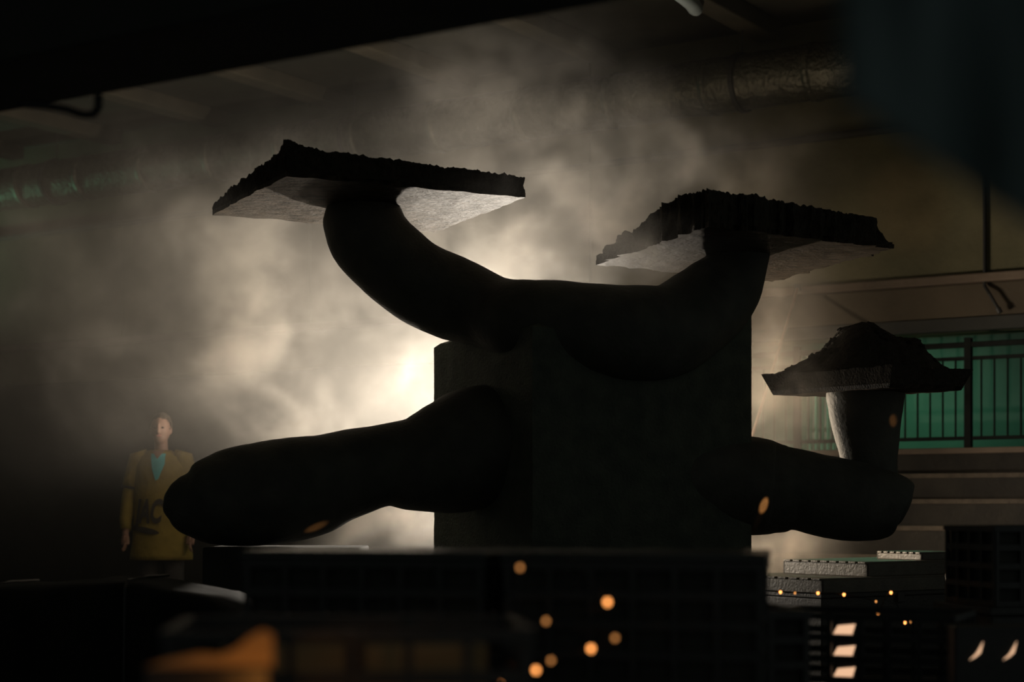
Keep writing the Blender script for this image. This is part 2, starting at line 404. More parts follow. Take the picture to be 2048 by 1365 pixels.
# ------------------------------------------------------------------ slabs of soil
def soil_slab(name, A, B, Cc, D, z, thick, label, amp=0.012, edge_amp=0.02, seed=0.0, plate_t=0.025, n=70, side_rough=0.012):
    """A near, B left, Cc far, D right corners in plan; thick(u, v) height of the soil crust"""
    o = empty(name, ((A.x + Cc.x) / 2, (A.y + Cc.y) / 2, z)); tag(o, label, 'slab')
    O = o.location.copy()
    sv = Vector((seed, seed * 1.7, 0))
    def plan(u, v):
        p = A * (1 - u) * (1 - v) + D * u * (1 - v) + B * (1 - u) * v + Cc * u * v
        return Vector((p.x, p.y, 0))
    cen = plan(.5, .5)
    def build(zf, z0, out, rough=0.0):
        bm = nb(); vt = {}
        def V(i, j, top):
            k = (i, j, top)
            if k not in vt:
                u, v = i / n, j / n
                p = plan(u, v); edge = i in (0, n) or j in (0, n)
                if edge:
                    dirn = (p - cen).normalized()
                    p += dirn * (edge_amp * noise.fractal((p + sv) * 9, 1, 2, 5) + out)
                p.z = zf(u, v, p) if top else z0
                vt[k] = bm.verts.new(p - Vector((O.x, O.y, 0)))
            return vt[k]
        for i in range(n):
            for j in range(n):
                bm.faces.new((V(i, j, 1), V(i + 1, j, 1), V(i + 1, j + 1, 1), V(i, j + 1, 1)))
                bm.faces.new((V(i, j, 0), V(i, j + 1, 0), V(i + 1, j + 1, 0), V(i + 1, j, 0)))
        for i in range(n):
            for a, c in (((i, 0), (i + 1, 0)), ((i + 1, n), (i, n)), ((0, i + 1), (0, i)), ((n, i), (n, i + 1))):
                if not rough:
                    bm.faces.new((V(*a, 0), V(*c, 0), V(*c, 1), V(*a, 1))); continue
                ca, cc = [], []
                for (kk, col_) in ((a, ca), (c, cc)):
                    lo_, hi_ = V(*kk, 0), V(*kk, 1)
                    if ('s', kk) not in vt:
                        st_ = [lo_]
                        for q in range(1, 6):
                            w_ = lo_.co.lerp(hi_.co, q / 6); dn = Vector((w_.x, w_.y, 0)).normalized()
                            st_.append(bm.verts.new(w_ + dn * rough * (noise.fractal((w_ + sv) * 11, 1, 2, 4) + 0.6 * noise.noise((w_ + sv) * 34))))
                        vt['s', kk] = st_ + [hi_]
                    col_.extend(vt['s', kk])
                for q in range(6): bm.faces.new((ca[q], cc[q], cc[q + 1], ca[q + 1]))
        return bm
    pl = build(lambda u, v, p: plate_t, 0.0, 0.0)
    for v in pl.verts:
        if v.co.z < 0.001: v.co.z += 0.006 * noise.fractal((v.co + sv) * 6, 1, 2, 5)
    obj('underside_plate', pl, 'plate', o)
    cr = build(lambda u, v, p: max(plate_t + 0.012, thick(u, v) + amp * noise.fractal((p + sv) * 14, 1, 2, 6) + amp * 1.3 * noise.noise((p + sv) * 48)), plate_t, -0.002, side_rough)
    obj('soil_crust', cr, 'soil', o)
    return o

def at(px, py, Y): p = P(px, py, Y); return p
A1, B1, C1, D1 = P(575, 352, 9.06), P(424, 430, 10.26), P(868, 467, 10.92), P(1050, 397, 9.69)
def th1(u, v):
    d = 0.155 * (1 - u) * (1 - v) + 0.112 * u * (1 - v) + 0.075 * (1 - u) * v + 0.07 * u * v
    d += 0.035 * math.exp(-((u) ** 2 + (v - .03) ** 2) / 0.004)
    if v > .72: d *= 1 - 0.30 * ((v - .72) / .28) ** 2
    return d
soil_slab('soil_slab', A1, B1, C1, D1, A1.z, th1, 'square slab of crusted soil balanced on the tall left limb', 0.012, 0.008, 0.0, n=130)

Z2 = 1.45
def c2(px, h): Y = Z2 * F / h; return Vector(((px - CX) / F * Y, Y, CAMZ + Z2))
B2, C2, D2 = c2(1192, 490), c2(1545, 456), c2(1786, 522)
A2 = B2 + D2 - C2; A2.z = CAMZ + Z2
A2.x += 0.05
def th2(u, v):
    d = 0.19 - 0.035 * u
    d += 0.03 * math.sin(v * 6.0 + 0.6) * max(0, 1 - u / .5) * min(1, v / .3)
    e = min(1.0, (1 - u) / 0.16); d *= 0.04 + 0.96 * math.sin(e * math.pi / 2)
    if v > .45: d *= 1 - 0.72 * ((v - .45) / .55) ** 1.2
    return d
soil_slab('soil_slab', A2, B2, C2, D2, CAMZ + Z2, th2, 'ragged soil slab on the right limb, half veiled by smoke', 0.014, 0.055, 11.0, n=110, side_rough=0.022)

Z3 = 0.685
def c3(px, h): Y = Z3 * F / h; return Vector(((px - CX) / F * Y, Y, CAMZ + Z3))
B3, C3, D3 = c3(1522, 229), c3(1682, 222), c3(1948, 238)
A3 = B3 + D3 - C3; A3.z = CAMZ + Z3
sl3 = soil_slab('stone_dish', A3, B3, C3, D3, CAMZ + Z3, lambda u, v: 0.105 + 0.02 * (abs(u - .5) + abs(v - .5)), 'thin square dish slab on the short conical stem at right', 0.004, 0.006, 23.0, n=40, side_rough=0.0)
sl3['category'] = 'slab'
# flare the dish rim outward: narrower underside
for ch in sl3.children:
    for v in ch.data.vertices:
        f = 0.88 + 0.12 * min(1.0, v.co.z / 0.11); v.co.x *= f; v.co.y *= f
cen3 = (A3 + B3 + C3 + D3) / 4
# heap of clods on the dish
hp = empty('soil_heap', (cen3.x, cen3.y, CAMZ + Z3 + 0.115)); tag(hp, 'lumpy heap of black soil piled on the small right dish', 'soil heap')
prof = [(1535, 752), (1575, 741), (1612, 722), (1645, 700), (1665, 682), (1682, 660), (1715, 645), (1745, 650), (1770, 668), (1800, 676), (1830, 681), (1850, 710), (1880, 735), (1905, 744)]
def heap_h(X):
    px = CX + X / cen3.y * F
    if px <= prof[0][0] or px >= prof[-1][0]: return 0.0
    for (x0, y0), (x1, y1) in zip(prof, prof[1:]):
        if x0 <= px <= x1:
            y = y0 + (y1 - y0) * (px - x0) / (x1 - x0)
            return max(0.0, (HY - y) / F * cen3.y - Z3 - 0.115)
    return 0.0
bm = nb(); n = 80; W = 0.62; D_ = 0.42
vt = {}
for i in range(n + 1):
    for j in range(n + 1):
        x = -W + 2 * W * i / n; y = -D_ + 2 * D_ * j / n
        h = heap_h(cen3.x + x)
        f = max(0.0, 1 - (y / (D_ * (0.35 + 0.65 * min(1, h / .22)))) ** 2) if h > 0 else 0
        z = h * f
        p = Vector((x, y, 0))
        if z > 0.004: z += 0.022 * noise.fractal(p * 9, 1, 2, 5) * min(1, z / .05) + 0.012 * abs(noise.noise(p * 30))
        vt[i, j] = bm.verts.new((x, y, max(z, 0.0)))
for i in range(n):
    for j in range(n):
        q4 = (vt[i, j], vt[i + 1, j], vt[i + 1, j + 1], vt[i, j + 1])
        if max(v.co.z for v in q4) > 0.002: bm.faces.new(q4)
bmesh.ops.delete(bm, geom=[v for v in bm.verts if not v.link_faces], context='VERTS')
obj('soil_mound', bm, 'soil', hp)
rc = random.Random(3)
cm = []
for k in range(3):
    b = nb(); bmesh.ops.create_icosphere(b, subdivisions=2, radius=1.0)
    for v in b.verts: v.co *= 1 + 0.35 * noise.fractal(v.co * 1.7 + Vector((k * 5, 0, 0)), 1, 2, 3)
    me = bpy.data.meshes.new('clod'); b.to_mesh(me); b.free(); me.materials.append(M['soil']); cm.append(me)
for k in range(90):
    x = rc.uniform(-.52, .5); h = heap_h(cen3.x + x)
    if h < .02: continue
    y = rc.uniform(-.6, .6) * D_ * (0.35 + 0.65 * min(1, h / .22))
    f = 1 - (y / (D_ * (0.35 + 0.65 * min(1, h / .22)))) ** 2
    c = inst('clod', cm[k % 3], hp, (x, y, max(0, h * f - 0.004))); r = rc.uniform(.010, .024)
    c.scale = (r, r * rc.uniform(.7, 1.2), r * rc.uniform(.6, 1)); c.rotation_euler = (rc.random() * 6, rc.random() * 6, rc.random() * 6)

# stem on the right end of the lower limb
pt = []
for (pl_, pr_, py) in [(1684, 1795, 955), (1682, 1795, 925), (1678, 1796, 905), (1670, 1799, 870), (1663, 1802, 840), (1657, 1806, 812), (1653, 1809, 794), (1653, 1809, 786.5)]:
    pt.append(((pl_ + pr_) / 2, py, cen3.y, (pr_ - pl_) / 2))
pts = spline(pt, 4)
obj('conical_stem', tube(nb(), [P(a, b_, Y) - SL for a, b_, Y, r in pts], [(r / F * Y, r / F * Y * .9) for a, b_, Y, r in pts], 32, jitter=0.005, jscale=5), 'stone', sculp, smooth=True)

# ------------------------------------------------------------------ rope, key lamp stand
ra = wl(wall_s(1604), -0.09, 2.94); rb = P(1495, 905, 13.3)
d = (rb - ra).normalized()
ro = empty('guy_rope', ra); tag(ro, 'pale slanted guy rope seen right beside the block', 'rope')
rend = ra + (rb - ra) * 1.75
tlen = (ra.z - 0.01) / (ra.z - rb.z); rend = ra + (rb - ra) * tlen
obj('strand', tube(nb(), [Vector((0, 0, 0)), rend - ra], 0.013, 8), 'rope', ro)
obj('eye_bolt', tube(nb(), [Vector((0, 0, -0.03)), Vector((0, 0, 0.03))], 0.03, 10), 'metal_dark', ro)
obj('floor_anchor', tube(nb(), [rend - ra + Vector((0, 0, -.01)), rend - ra + Vector((0, 0, .05))], 0.04, 10), 'metal_dark', ro)

FLP = P(955, 1052, 12.1)
light('arch_fill_light', 'POINT', FLP, 120.0, (1.0, 0.93, 0.84), 0.04)  # extra lamp added behind the block to brighten the arch
lf = empty('arch_fill_stand', (FLP.x, FLP.y, 0)); tag(lf, 'added low lamp stand behind the block, brightening the arch', 'lamp stand')
obj('base', tube(nb(), [(0, 0, 0), (0, 0, 0.03)], 0.12, 20), 'metal_dark', lf)
obj('pole', tube(nb(), [(0, 0, 0.03), (0, 0, FLP.z - 0.06)], 0.012, 10), 'metal_dark', lf)
bm = box(nb(), -0.17, 0.17, -0.004, 0.004, -0.16, 0.22)
obj('added_shade', bm, 'metal_dark', lf, (-0.145, 0.107, FLP.z), math.atan2(2.58, 1.9))  # plate added to keep this lamp's light off the person
ls = empty('lamp_stand', (KEY.x, KEY.y, 0)); tag(ls, 'floor lamp stand hidden behind the block that lights the smoke', 'lamp stand')
obj('base', tube(nb(), [(0, 0, 0), (0, 0, 0.03)], 0.18, 24), 'metal_dark', ls)
obj('pole', tube(nb(), [(0, 0, 0.03), (0, 0, KEY.z - 0.32)], 0.014, 10), 'metal_dark', ls)
obj('socket', tube(nb(), [(0.05, 0, KEY.z - 0.32), (0.05, 0, KEY.z - 0.30)], 0.03, 12), 'metal_dark', ls)
bm = box(nb(), -0.42, 0.10, -0.45, 0.45, -0.006, 0.0)
bmesh.ops.rotate(bm, verts=bm.verts[:], cent=(0, 0, 0), matrix=Matrix.Rotation(math.radians(8.5), 3, 'Y') @ Matrix.Rotation(math.radians(14), 3, 'X'))
obj('light_blocker', bm, 'metal_dark', ls, (0, 0, KEY.z - 0.075))  # unseen plate added under the lamp to darken the lower left
# ------------------------------------------------------------------ stacked crates, trays and boxes in the foreground
def lattice(w_, h_, cols, rows, t=0.010, bar=0.014, bx_=0.022):
    """panel in the xz plane with cols x rows slots"""
    bm = nb()
    for r in range(rows + 1):
        z = r * (h_ - bx_) / rows
        box(bm, -w_ / 2, w_ / 2, -t / 2, t / 2, z, z + bx_)
    for c in range(cols + 1):
        x = -w_ / 2 + c * (w_ - bar) / cols
        box(bm, x, x + bar, -t / 2 - .001, t / 2 + .001, 0, h_)
    return bm
def mesh_of(name, bm, m):
    bmesh.ops.recalc_face_normals(bm, faces=bm.faces[:])
    me = bpy.data.meshes.new(name); bm.to_mesh(me); bm.free(); me.materials.append(M[m]); return me
CW, CD, CH = 0.60, 0.40, 0.30
side_l = mesh_of('side_panel', lattice(CW, CH, 6, 4), 'plastic')
side_s = mesh_of('side_panel', lattice(CD, CH, 4, 4), 'plastic')
c_base = mesh_of('base', box(nb(), -CW / 2 + .01, CW / 2 - .01, -CD / 2 + .01, CD / 2 - .01, 0.0, 0.012), 'plastic')
bm = nb()
for y in (-CD / 2, CD / 2): box(bm, -CW / 2 - .008, CW / 2 + .008, y - .010, y + .010, CH - .020, CH)
for x in (-CW / 2, CW / 2): box(bm, x - .010, x + .010, -CD / 2, CD / 2, CH - .020, CH)
c_rim = mesh_of('rim', bm, 'plastic')
def crate(loc_, rz, label, lid=False, dark_filler=False):
    o = empty('slotted_crate', loc_, rz); tag(o, label, 'crate', 'black slotted crates in the foreground')
    inst('base', c_base, o); inst('rim', c_rim, o)
    for y in (-CD / 2, CD / 2): inst('side_panel', side_l, o, (0, y, 0))
    for x in (-CW / 2, CW / 2): inst('side_panel', side_s, o, (x, 0, 0), math.pi / 2)
    if dark_filler: obj('dark_filler', box(nb(), -CW / 2 + .012, CW / 2 - .012, -CD / 2 + .012, CD / 2 - .012, 0.014, CH - .012), 'plinth', o)  # dark box added so no light shows through the slots
    if lid: obj('lid', box(nb(), -CW / 2 - .012, CW / 2 + .012, -CD / 2 - .012, CD / 2 + .012, CH, CH + .02, 0.006), 'lid', o)
    return o
def chest(loc_, rz, wx, wy, h_, label):
    o = empty('storage_chest', (loc_[0], loc_[1], 0), rz); tag(o, label, 'chest', 'dark chests carrying the crates')
    obj('body', box(nb(), -wx / 2, wx / 2, -wy / 2, wy / 2, 0, h_ - 0.03, 0.008), 'plastic', o)
    obj('lid', box(nb(), -wx / 2 - .01, wx / 2 + .01, -wy / 2 - .01, wy / 2 + .01, h_ - 0.03, h_, 0.006), 'plastic', o)
    obj('latch', box(nb(), -.03, .03, -wy / 2 - .02, -wy / 2, h_ - .07, h_ - .01, .004), 'metal_dark', o)
    return o
def ground(px, Y): p = P(px, HY, Y); return (p.x, p.y)

# middle stack: glossy lid catches the back light
gx, gy = ground(960, 4.35)
chest((gx, gy), math.radians(-14), 1.04, 0.62, 0.58, 'black chest under the two lidded crates in the middle foreground')
def off(gx, gy, rz, dx, dy): return (gx + math.cos(rz) * dx - math.sin(rz) * dy, gy + math.sin(rz) * dx + math.cos(rz) * dy)
r = math.radians(-14)
a = off(gx, gy, r, -0.24, 0); crate((a[0], a[1], 0.58), r, 'black slotted crate with glossy lid, left one in the middle foreground', True, True)
a = off(gx, gy, r, 0.40, 0.02); crate((a[0], a[1], 0.58), r + .08, 'black slotted crate, right neighbour of the glossy lidded crate', True, True)
# low stack in front of the block, to the right
gx, gy = ground(1370, 5.0)
chest((gx, gy), math.radians(8), 0.66, 0.46, 0.42, 'black chest under the low open crate before the block')
crate((gx, gy, 0.42), math.radians(8), 'open black slotted crate standing low in front of the block', False, True)
# column of lit slots
gx, gy = ground(1745, 5.9)
chest((gx, gy), math.radians(-24), 0.66, 0.46, 0.36, 'black chest below the crate with the glowing slots')
crate((gx, gy, 0.36), math.radians(-24), 'black slotted crate with amber light glowing through its slots')
lamp_at = Vector((gx - 0.083, gy - 0.03, 0.374))
wk = empty('slot_glint_lamp', lamp_at); tag(wk, 'amber glow added inside the slotted crate at right for its slot glints', 'lantern')
obj('case', box(nb(), -0.05, 0.05, -0.02, 0.04, 0, 0.27, 0.008), 'metal_dark', wk)
for yy in (1261, 1304, 1347):
    bm = nb(); Yl = lamp_at.y - 0.024
    f = [bm.verts.new(P(1690 + dx, yy + dy, Yl) - lamp_at) for dx, dy in ((-24, 11), (14, 11), (21, -12), (-14, -9))]
    bm.faces.new(f); e_ = bmesh.ops.extrude_face_region(bm, geom=bm.faces[:]); bmesh.ops.translate(bm, vec=(0, 0.008, 0), verts=[v for v in e_['geom'] if isinstance(v, bmesh.types.BMVert)])
    obj('lens', bm, 'amber_glint', wk)  # glowing shape added to imitate light slanting through a slot
# tall stack at the right edge
gx, gy = ground(2085, 6.7)
chest((gx, gy), math.radians(12), 0.66, 0.46, 0.64, 'tall black chest at the right edge of the foreground')
crate((gx, gy, 0.64), math.radians(12), 'black slotted crate on the tall stack at the right edge', False, True)
lv = empty('glint_box', P(1988, 1345, 5.35)); tag(lv, 'dark box with two glowing slits added as glints at the bottom right', 'lantern')
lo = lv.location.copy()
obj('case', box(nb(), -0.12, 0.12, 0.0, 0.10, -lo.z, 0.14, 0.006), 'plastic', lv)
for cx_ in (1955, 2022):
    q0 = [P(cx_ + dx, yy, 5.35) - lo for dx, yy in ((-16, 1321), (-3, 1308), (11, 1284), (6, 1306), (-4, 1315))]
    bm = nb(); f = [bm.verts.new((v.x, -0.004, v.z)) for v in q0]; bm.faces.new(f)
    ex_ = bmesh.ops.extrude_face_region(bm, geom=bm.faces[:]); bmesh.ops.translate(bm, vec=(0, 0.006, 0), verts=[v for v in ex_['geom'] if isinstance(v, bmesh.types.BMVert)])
    obj('drawn_glint', bm, 'amber_glint', lv)  # emissive shape stands in for a glint on a crate edge

# ribbed trays between the block and the right edge
def tray(loc_, rz, wx, wy, h_, label, nsl=9):
    o = empty('slatted_tray', loc_, rz); tag(o, label, 'tray', 'flat slatted trays beside the block')
    bm = nb()
    for y in (-wy / 2, wy / 2 - .02): box(bm, -wx / 2, wx / 2, y, y + .02, 0, h_ - .012, .003)
    for x in (-wx / 2, wx / 2 - .02): box(bm, x, x + .02, -wy / 2, wy / 2, 0, h_ - .012, .003)
    obj('skirt', bm, 'tray', o)
    sw = wy / nsl
    me = mesh_of('slat', box(nb(), -wx / 2 - .006, wx / 2 + .006, -sw * .36, sw * .36, h_ - .012, h_, .002), 'tray')
    for k in range(nsl): inst('slat', me, o, (0, -wy / 2 + sw * (k + .5), 0))
    return o
rt = math.radians(34)
def tray_stack(px, py, Y, n_, words, wx=1.0, wy=0.7, h_=0.075, step=(0, 0)):
    top = P(px, py, Y); z0 = top.z - n_ * h_
    return top, z0
b0 = P(1660, 1150, 11.0)
zb = b0.z
gx, gy = ground(1700, 11.1)
ch_ = chest((gx, gy), rt, 1.30, 0.84, zb - 0.09, 'wide black chest carrying the slatted trays beside the block')
tray((gx, gy, zb - 0.09), rt, 1.34, 0.88, 0.09, 'lowest slatted tray beside the block, its ribs catching light')
a = off(gx, gy, rt, 0.22, 0.0); tray((a[0], a[1], zb), rt + .03, 0.92, 0.72, 0.09, 'middle slatted tray with a pale lit corner')
a = off(gx, gy, rt, 0.52, -0.10); tray((a[0], a[1], zb + 0.09), rt - .04, 0.36, 0.40, 0.05, 'topmost small slatted tray below the right limb end', 7)

# tarp-draped pile at the lower left
def tarp(name, px0, px1, prof_, Y, dep, label, m='plinth'):
    o = empty(name, (P((px0 + px1) / 2, 0, Y).x, Y + dep / 2, 0)); tag(o, label, 'tarp')
    O = o.location; bm = nb(); nx, ny = 50, 24; g = {}
    def top(px):
        for (x0, y0), (x1, y1) in zip(prof_, prof_[1:]):
            if x0 <= px <= x1: return y0 + (y1 - y0) * (px - x0) / (x1 - x0)
        return prof_[-1][1]
    for i in range(nx + 1):
        px = px0 + (px1 - px0) * i / nx
        h_ = P(px, top(px), Y).z
        prf = [(-0.02, 0.0), (-0.015, h_ * .5), (0.0, h_ - .04), (0.03, h_ - .008)] + [(dep * t, h_) for t in (.2, .4, .6, .8)] + [(dep - .03, h_ - .01), (dep, h_ - .05), (dep + .02, 0)]
        for j, (yy, zz) in enumerate(prf):
            x = P(px, 0, Y).x - O.x
            v = Vector((x, Y + yy - O.y, zz)); e = 0.012 * noise.fractal(v * 5, 1, 2, 3)
            g[i, j] = bm.verts.new((v.x, v.y + e, max(0, v.z + (e if zz > .02 else 0))))
    J = len(prf)
    for i in range(nx):
        for j in range(J - 1): bm.faces.new((g[i, j], g[i + 1, j], g[i + 1, j + 1], g[i, j + 1]))
    bm.faces.new([g[0, j] for j in range(J)]); bm.faces.new([g[nx, j] for j in range(J)][::-1])
    obj('cover', bm, m, o, smooth=True)
    for k in (0.3, 0.7):
        px = px0 + (px1 - px0) * k; h_ = P(px, top(px), Y).z
        obj('strap', tube(nb(), [Vector((P(px, 0, Y).x, Y + yy, zz)) - O for yy, zz in ((-.035, .05), (-.03, h_ * .5), (-.012, h_ - .02), (.04, h_ + .012), (dep * .5, h_ + .012), (dep, h_))], 0.006, 8), 'plastic', o)
    return o
M['tarp'] = mat('tarp', (0.012, 0.012, 0.011), 0.9, (0.02, 0.02, 0.018), 6.0, 0.3, 20, spec=0.2)
tarp('covered_pile', -260, 470, [(-260, 1190), (100, 1172), (240, 1166), (330, 1182), (420, 1200), (470, 1235)], 7.2, 0.9, 'low pile under a dark tarp at the lower left', 'tarp')
# lit board close to the camera, lower left
bo = P(430, 1365, 2.55)
bd = empty('wooden_board', (bo.x, 2.55, 0), math.radians(6)); tag(bd, 'out-of-focus wooden board glowing orange at the lower left', 'board')
bm = nb(); vv = []
for px, py in ((290, 1335), (545, 1335), (545, 1272), (525, 1262), (498, 1276), (470, 1300), (440, 1312), (400, 1308), (330, 1322)):
    q_ = P(px, py, 2.55); vv.append(bm.verts.new((q_.x - bo.x, 0, q_.z)))
bm.faces.new(vv)
ee = bmesh.ops.extrude_face_region(bm, geom=bm.faces[:]); bmesh.ops.translate(bm, vec=(0, 0.02, 0), verts=[v for v in ee['geom'] if isinstance(v, bmesh.types.BMVert)])
obj('panel', bm, 'board', bd)
hz = P(0, 1335, 2.55).z
obj('foot', box(nb(), -0.10, 0.08, -0.01, 0.05, 0, hz, 0.004), 'plastic', bd)
nl = empty('clip_lamp', P(515, 1400, 2.44)); tag(nl, 'tiny amber lamp added below the board to light it', 'lamp')  # lamp added out of view to turn the board orange
nlz = nl.location.z
obj('stalk', tube(nb(), [(0, 0, -nlz), (0, 0, -0.03)], 0.006, 8), 'metal_dark', nl)
obj('added_shade', tube(nb(), [(0, -.02, -0.03), (0, -.02, 0.0)], [0.012, 0.02], 12), 'metal_dark', nl)
light('clip_lamp_glow', 'POINT', (0, 0.0, 0.02), 0.22, (1.0, 0.36, 0.06), 0.01, nl)

# crate at the lower left of the middle, with an added lamp inside
gx, gy = ground(700, 3.1)
r = math.radians(5)
chest((gx, gy), r, 0.66, 0.46, 0.50, 'black chest at the bottom edge under the dim amber crate')
crate((gx, gy, 0.50), r, 'black slotted crate at the bottom edge, dim amber inside')
cb = empty('bounce_box', (gx, gy + 0.10, 0.515), r); tag(cb, 'cardboard-coloured box added inside the dim amber crate to catch light', 'carton')  # paler box added so the crate interior picks up the amber light
obj('body', box(nb(), -0.24, 0.24, -0.04, 0.06, 0, 0.24, 0.004), 'board', cb)
obj('tape', box(nb(), -0.02, 0.02, -0.041, 0.061, 0.10, 0.241), 'ledge', cb)
pk = empty('added_puck_lamp', (gx - 0.02, gy - 0.12, 0.513)); tag(pk, 'flat amber puck lamp added on the floor of the dim amber crate', 'lamp')  # lamp added to make the crate slots glow dimly
obj('case', tube(nb(), [(0, 0, 0), (0, 0, 0.02)], 0.035, 16), 'metal_dark', pk)
light('added_puck_glow', 'POINT', (0.0, 0.0, 0.05), 0.03, (1.0, 0.36, 0.08), 0.015, pk)

# small amber bulbs added where light glints through the crate holes
def glint_bulbs(name, pts_, label, bulb_r, bright):
    base = pts_[0][0]
    o = empty(name, base); tag(o, label, 'glint bulbs')
    first, last = pts_[0][0], pts_[-1][0]
    ctrl = [(first.x - base.x - .04, first.y - base.y, .004 - base.z)] + [tuple(p - base) for p, _ in pts_] + [(last.x - base.x + .04, last.y - base.y, .004 - base.z)]
    obj('cable', tube(nb(), [Vector(c) + Vector((0, 0.012, 0)) for c in spline(ctrl, 5)], 0.003, 6), 'band', o)
    for p, k in pts_:
        bm = nb(); bmesh.ops.create_uvsphere(bm, u_segments=12, v_segments=8, radius=bulb_r * (1.0 if k else 0.75))
        for v in bm.verts: v.co.z *= 1.25
        o2 = obj('bulb', bm, bright if k else 'amber_dim', o, p - base, smooth=True)
        obj('cap', tube(nb(), [(0, 0, bulb_r), (0, 0, bulb_r * 1.9)], bulb_r * .6, 8), 'band', o2)
    return o
glint_bulbs('glint_bulbs', [(P(x, y, 3.55), k) for x, y, k in ((1040, 1136, 0), (1215, 1205, 1), (1092, 1243, 0), (1230, 1277, 0), (1182, 1298, 1), (1102, 1322, 0), (1072, 1341, 1), (1005, 1364, 1), (862, 1359, 1))],
              'blurred round amber bulbs added as glints over the middle crates', 0.0058, 'amber')
glint_bulbs('glint_bulbs', [(P(x, y, 7.4 + (x - 1500) * .0004), k) for x, y, k in ((1368, 1199, 1), (1391, 1201, 1), (1515, 1183, 1), (1561, 1185, 1), (1590, 1187, 0), (1636, 1187, 1), (1688, 1190, 1), (1752, 1204, 0), (1756, 1228, 1), (1782, 1186, 1), (1810, 1246, 1), (1821, 1245, 0))],
              'tiny sharp amber bulbs added as glints across the trays at right', 0.0062, 'amber')

# added pin spots low among the crates: they throw orange patches on the sculpture and wall
def pin_spot(px, py, Y, target, power, size, label, blend=0.35, sq=(1, 1), roll=0.0):
    p = P(px, py, Y)
    o = empty('pin_spot', p); tag(o, label, 'added spotlight')
    d_ = (target - p).normalized()
    obj('barrel', tube(nb(), [-d_ * 0.10, -d_ * 0.01], 0.028, 14), 'metal_dark', o, smooth=True)
    obj('stand', tube(nb(), [(0, 0, -p.z), -d_ * 0.06 + Vector((0, 0, -.02))], 0.007, 8), 'metal_dark', o)
    l = light('pin_spot_glow', 'SPOT', (0, 0, 0), power, (1.0, 0.42, 0.14), 0.008, o, spot_size=math.radians(size), spot_blend=blend)
    l.rotation_euler = (d_.to_track_quat('-Z', 'Y').to_matrix() @ Matrix.Rotation(roll, 3, 'Z')).to_euler()
    l.scale = (sq[0], sq[1], 1)
    return o
pin_spot(1440, 1240, 6.6, P(1530, 1005, 10.0), 1500.0, 2.0, 'added low amber pin spotlight aimed at the right limb beside the block', 0.7, (0.42, 1.0), -0.35)
pin_spot(1600, 1262, 6.5, P(1782, 852, 10.0), 500.0, 1.3, 'added low amber pin spotlight aimed up at the stem', 0.8, (0.5, 1.0), 0.1)
pin_spot(560, 1400, 6.4, P(632, 1058, 9.3), 260.0, 3.0, 'added low amber pin spotlight aimed under the left limb', 0.9, (1.0, 0.35), 0.4)
pin_spot(1900, 1150, 9.3, wl(wall_s(1815), 0, 3.55), 75.0, 8.0, 'added low amber pin spotlight aimed at the back wall right', 1.0)
pin_spot(210, 1330, 11.8, Vector((P(326, 0, 14.0).x, 13.85, 1.14)), 14.0, 2.4, 'added low amber pin spotlight aimed at the yellow jacket', 1.0)
# ------------------------------------------------------------------ the person in the yellow jacket behind the left limb
pe = empty('person', (P(322, 0, 14.0).x, 14.0, 0)); tag(pe, 'person in a printed yellow jacket over a teal shirt standing in smoke', 'person')
def chain(bm, pts_, rad, n=14): tube(bm, pts_, rad, n, up=Vector((0, 1, 0.01)))
def ell(bm, c, r3):
    rr = bmesh.ops.create_uvsphere(bm, u_segments=20, v_segments=14, radius=1.0)
    for v in rr['verts']: v.co = Vector((v.co.x * r3[0] + c[0], v.co.y * r3[1] + c[1], v.co.z * r3[2] + c[2]))
bm = nb()
ell(bm, (0, -0.01, 1.645), (0.076, 0.094, 0.115)); ell(bm, (0, -0.035, 1.575), (0.055, 0.062, 0.055))
ell(bm, (0, -0.108, 1.625), (0.014, 0.020, 0.022)); ell(bm, (0, -0.104, 1.655), (0.009, 0.013, 0.03))
for sx_ in (-1, 1): ell(bm, (sx_ * 0.077, 0.005, 1.635), (0.012, 0.02, 0.032))
chain(bm, [(0, 0.01, 1.42), (0, 0.005, 1.50), (0, -0.005, 1.58)], [0.062, 0.054, 0.052])
chain(bm, [(0, 0, 0.86), (0, 0, 0.95), (0, 0, 1.10), (0, 0, 1.25), (0, 0, 1.38), (0, 0.005, 1.46)], [(0.15, 0.11), (0.16, 0.115), (0.135, 0.10), (0.155, 0.11), (0.165, 0.10), (0.09, 0.07)])
ARMS = {g: [(g * 0.17, 0.0, 1.40), (g * 0.235, 0.015, 1.22), (g * 0.262, 0.01, 1.08), (g * 0.272, -0.05, 0.92), (g * 0.262, -0.10, 0.80)] for g in (-1, 1)}
for sgn, ar in ARMS.items():
    chain(bm, ar, [0.052, 0.044, 0.039, 0.034, 0.026])
    hnd = Vector(ar[-1]); dd = (hnd - Vector(ar[-2])).normalized(); sd = Vector((0, -1, 0)) + dd * dd.y; sd.normalize(); ot = dd.cross(sd)
    chain(bm, [hnd - dd * .01, hnd + dd * .04, hnd + dd * .085], [(0.024, 0.018), (0.036, 0.016), (0.034, 0.014)])
    for f_, ln in zip((-1.5, -.5, .5, 1.5), (0.058, 0.072, 0.076, 0.066)):
        b_ = hnd + dd * .08 + sd * (f_ * .0175)
        chain(bm, [b_, b_ + dd * ln * .5 - ot * sgn * .006, b_ + dd * ln * .85 - ot * sgn * .024], [0.0085, 0.008, 0.0068], 8)
    b_ = hnd + dd * .02 + sd * .028
    chain(bm, [b_, b_ + dd * .025 + sd * .024, b_ + dd * .055 + sd * .03], [0.0105, 0.0095, 0.0075], 8)
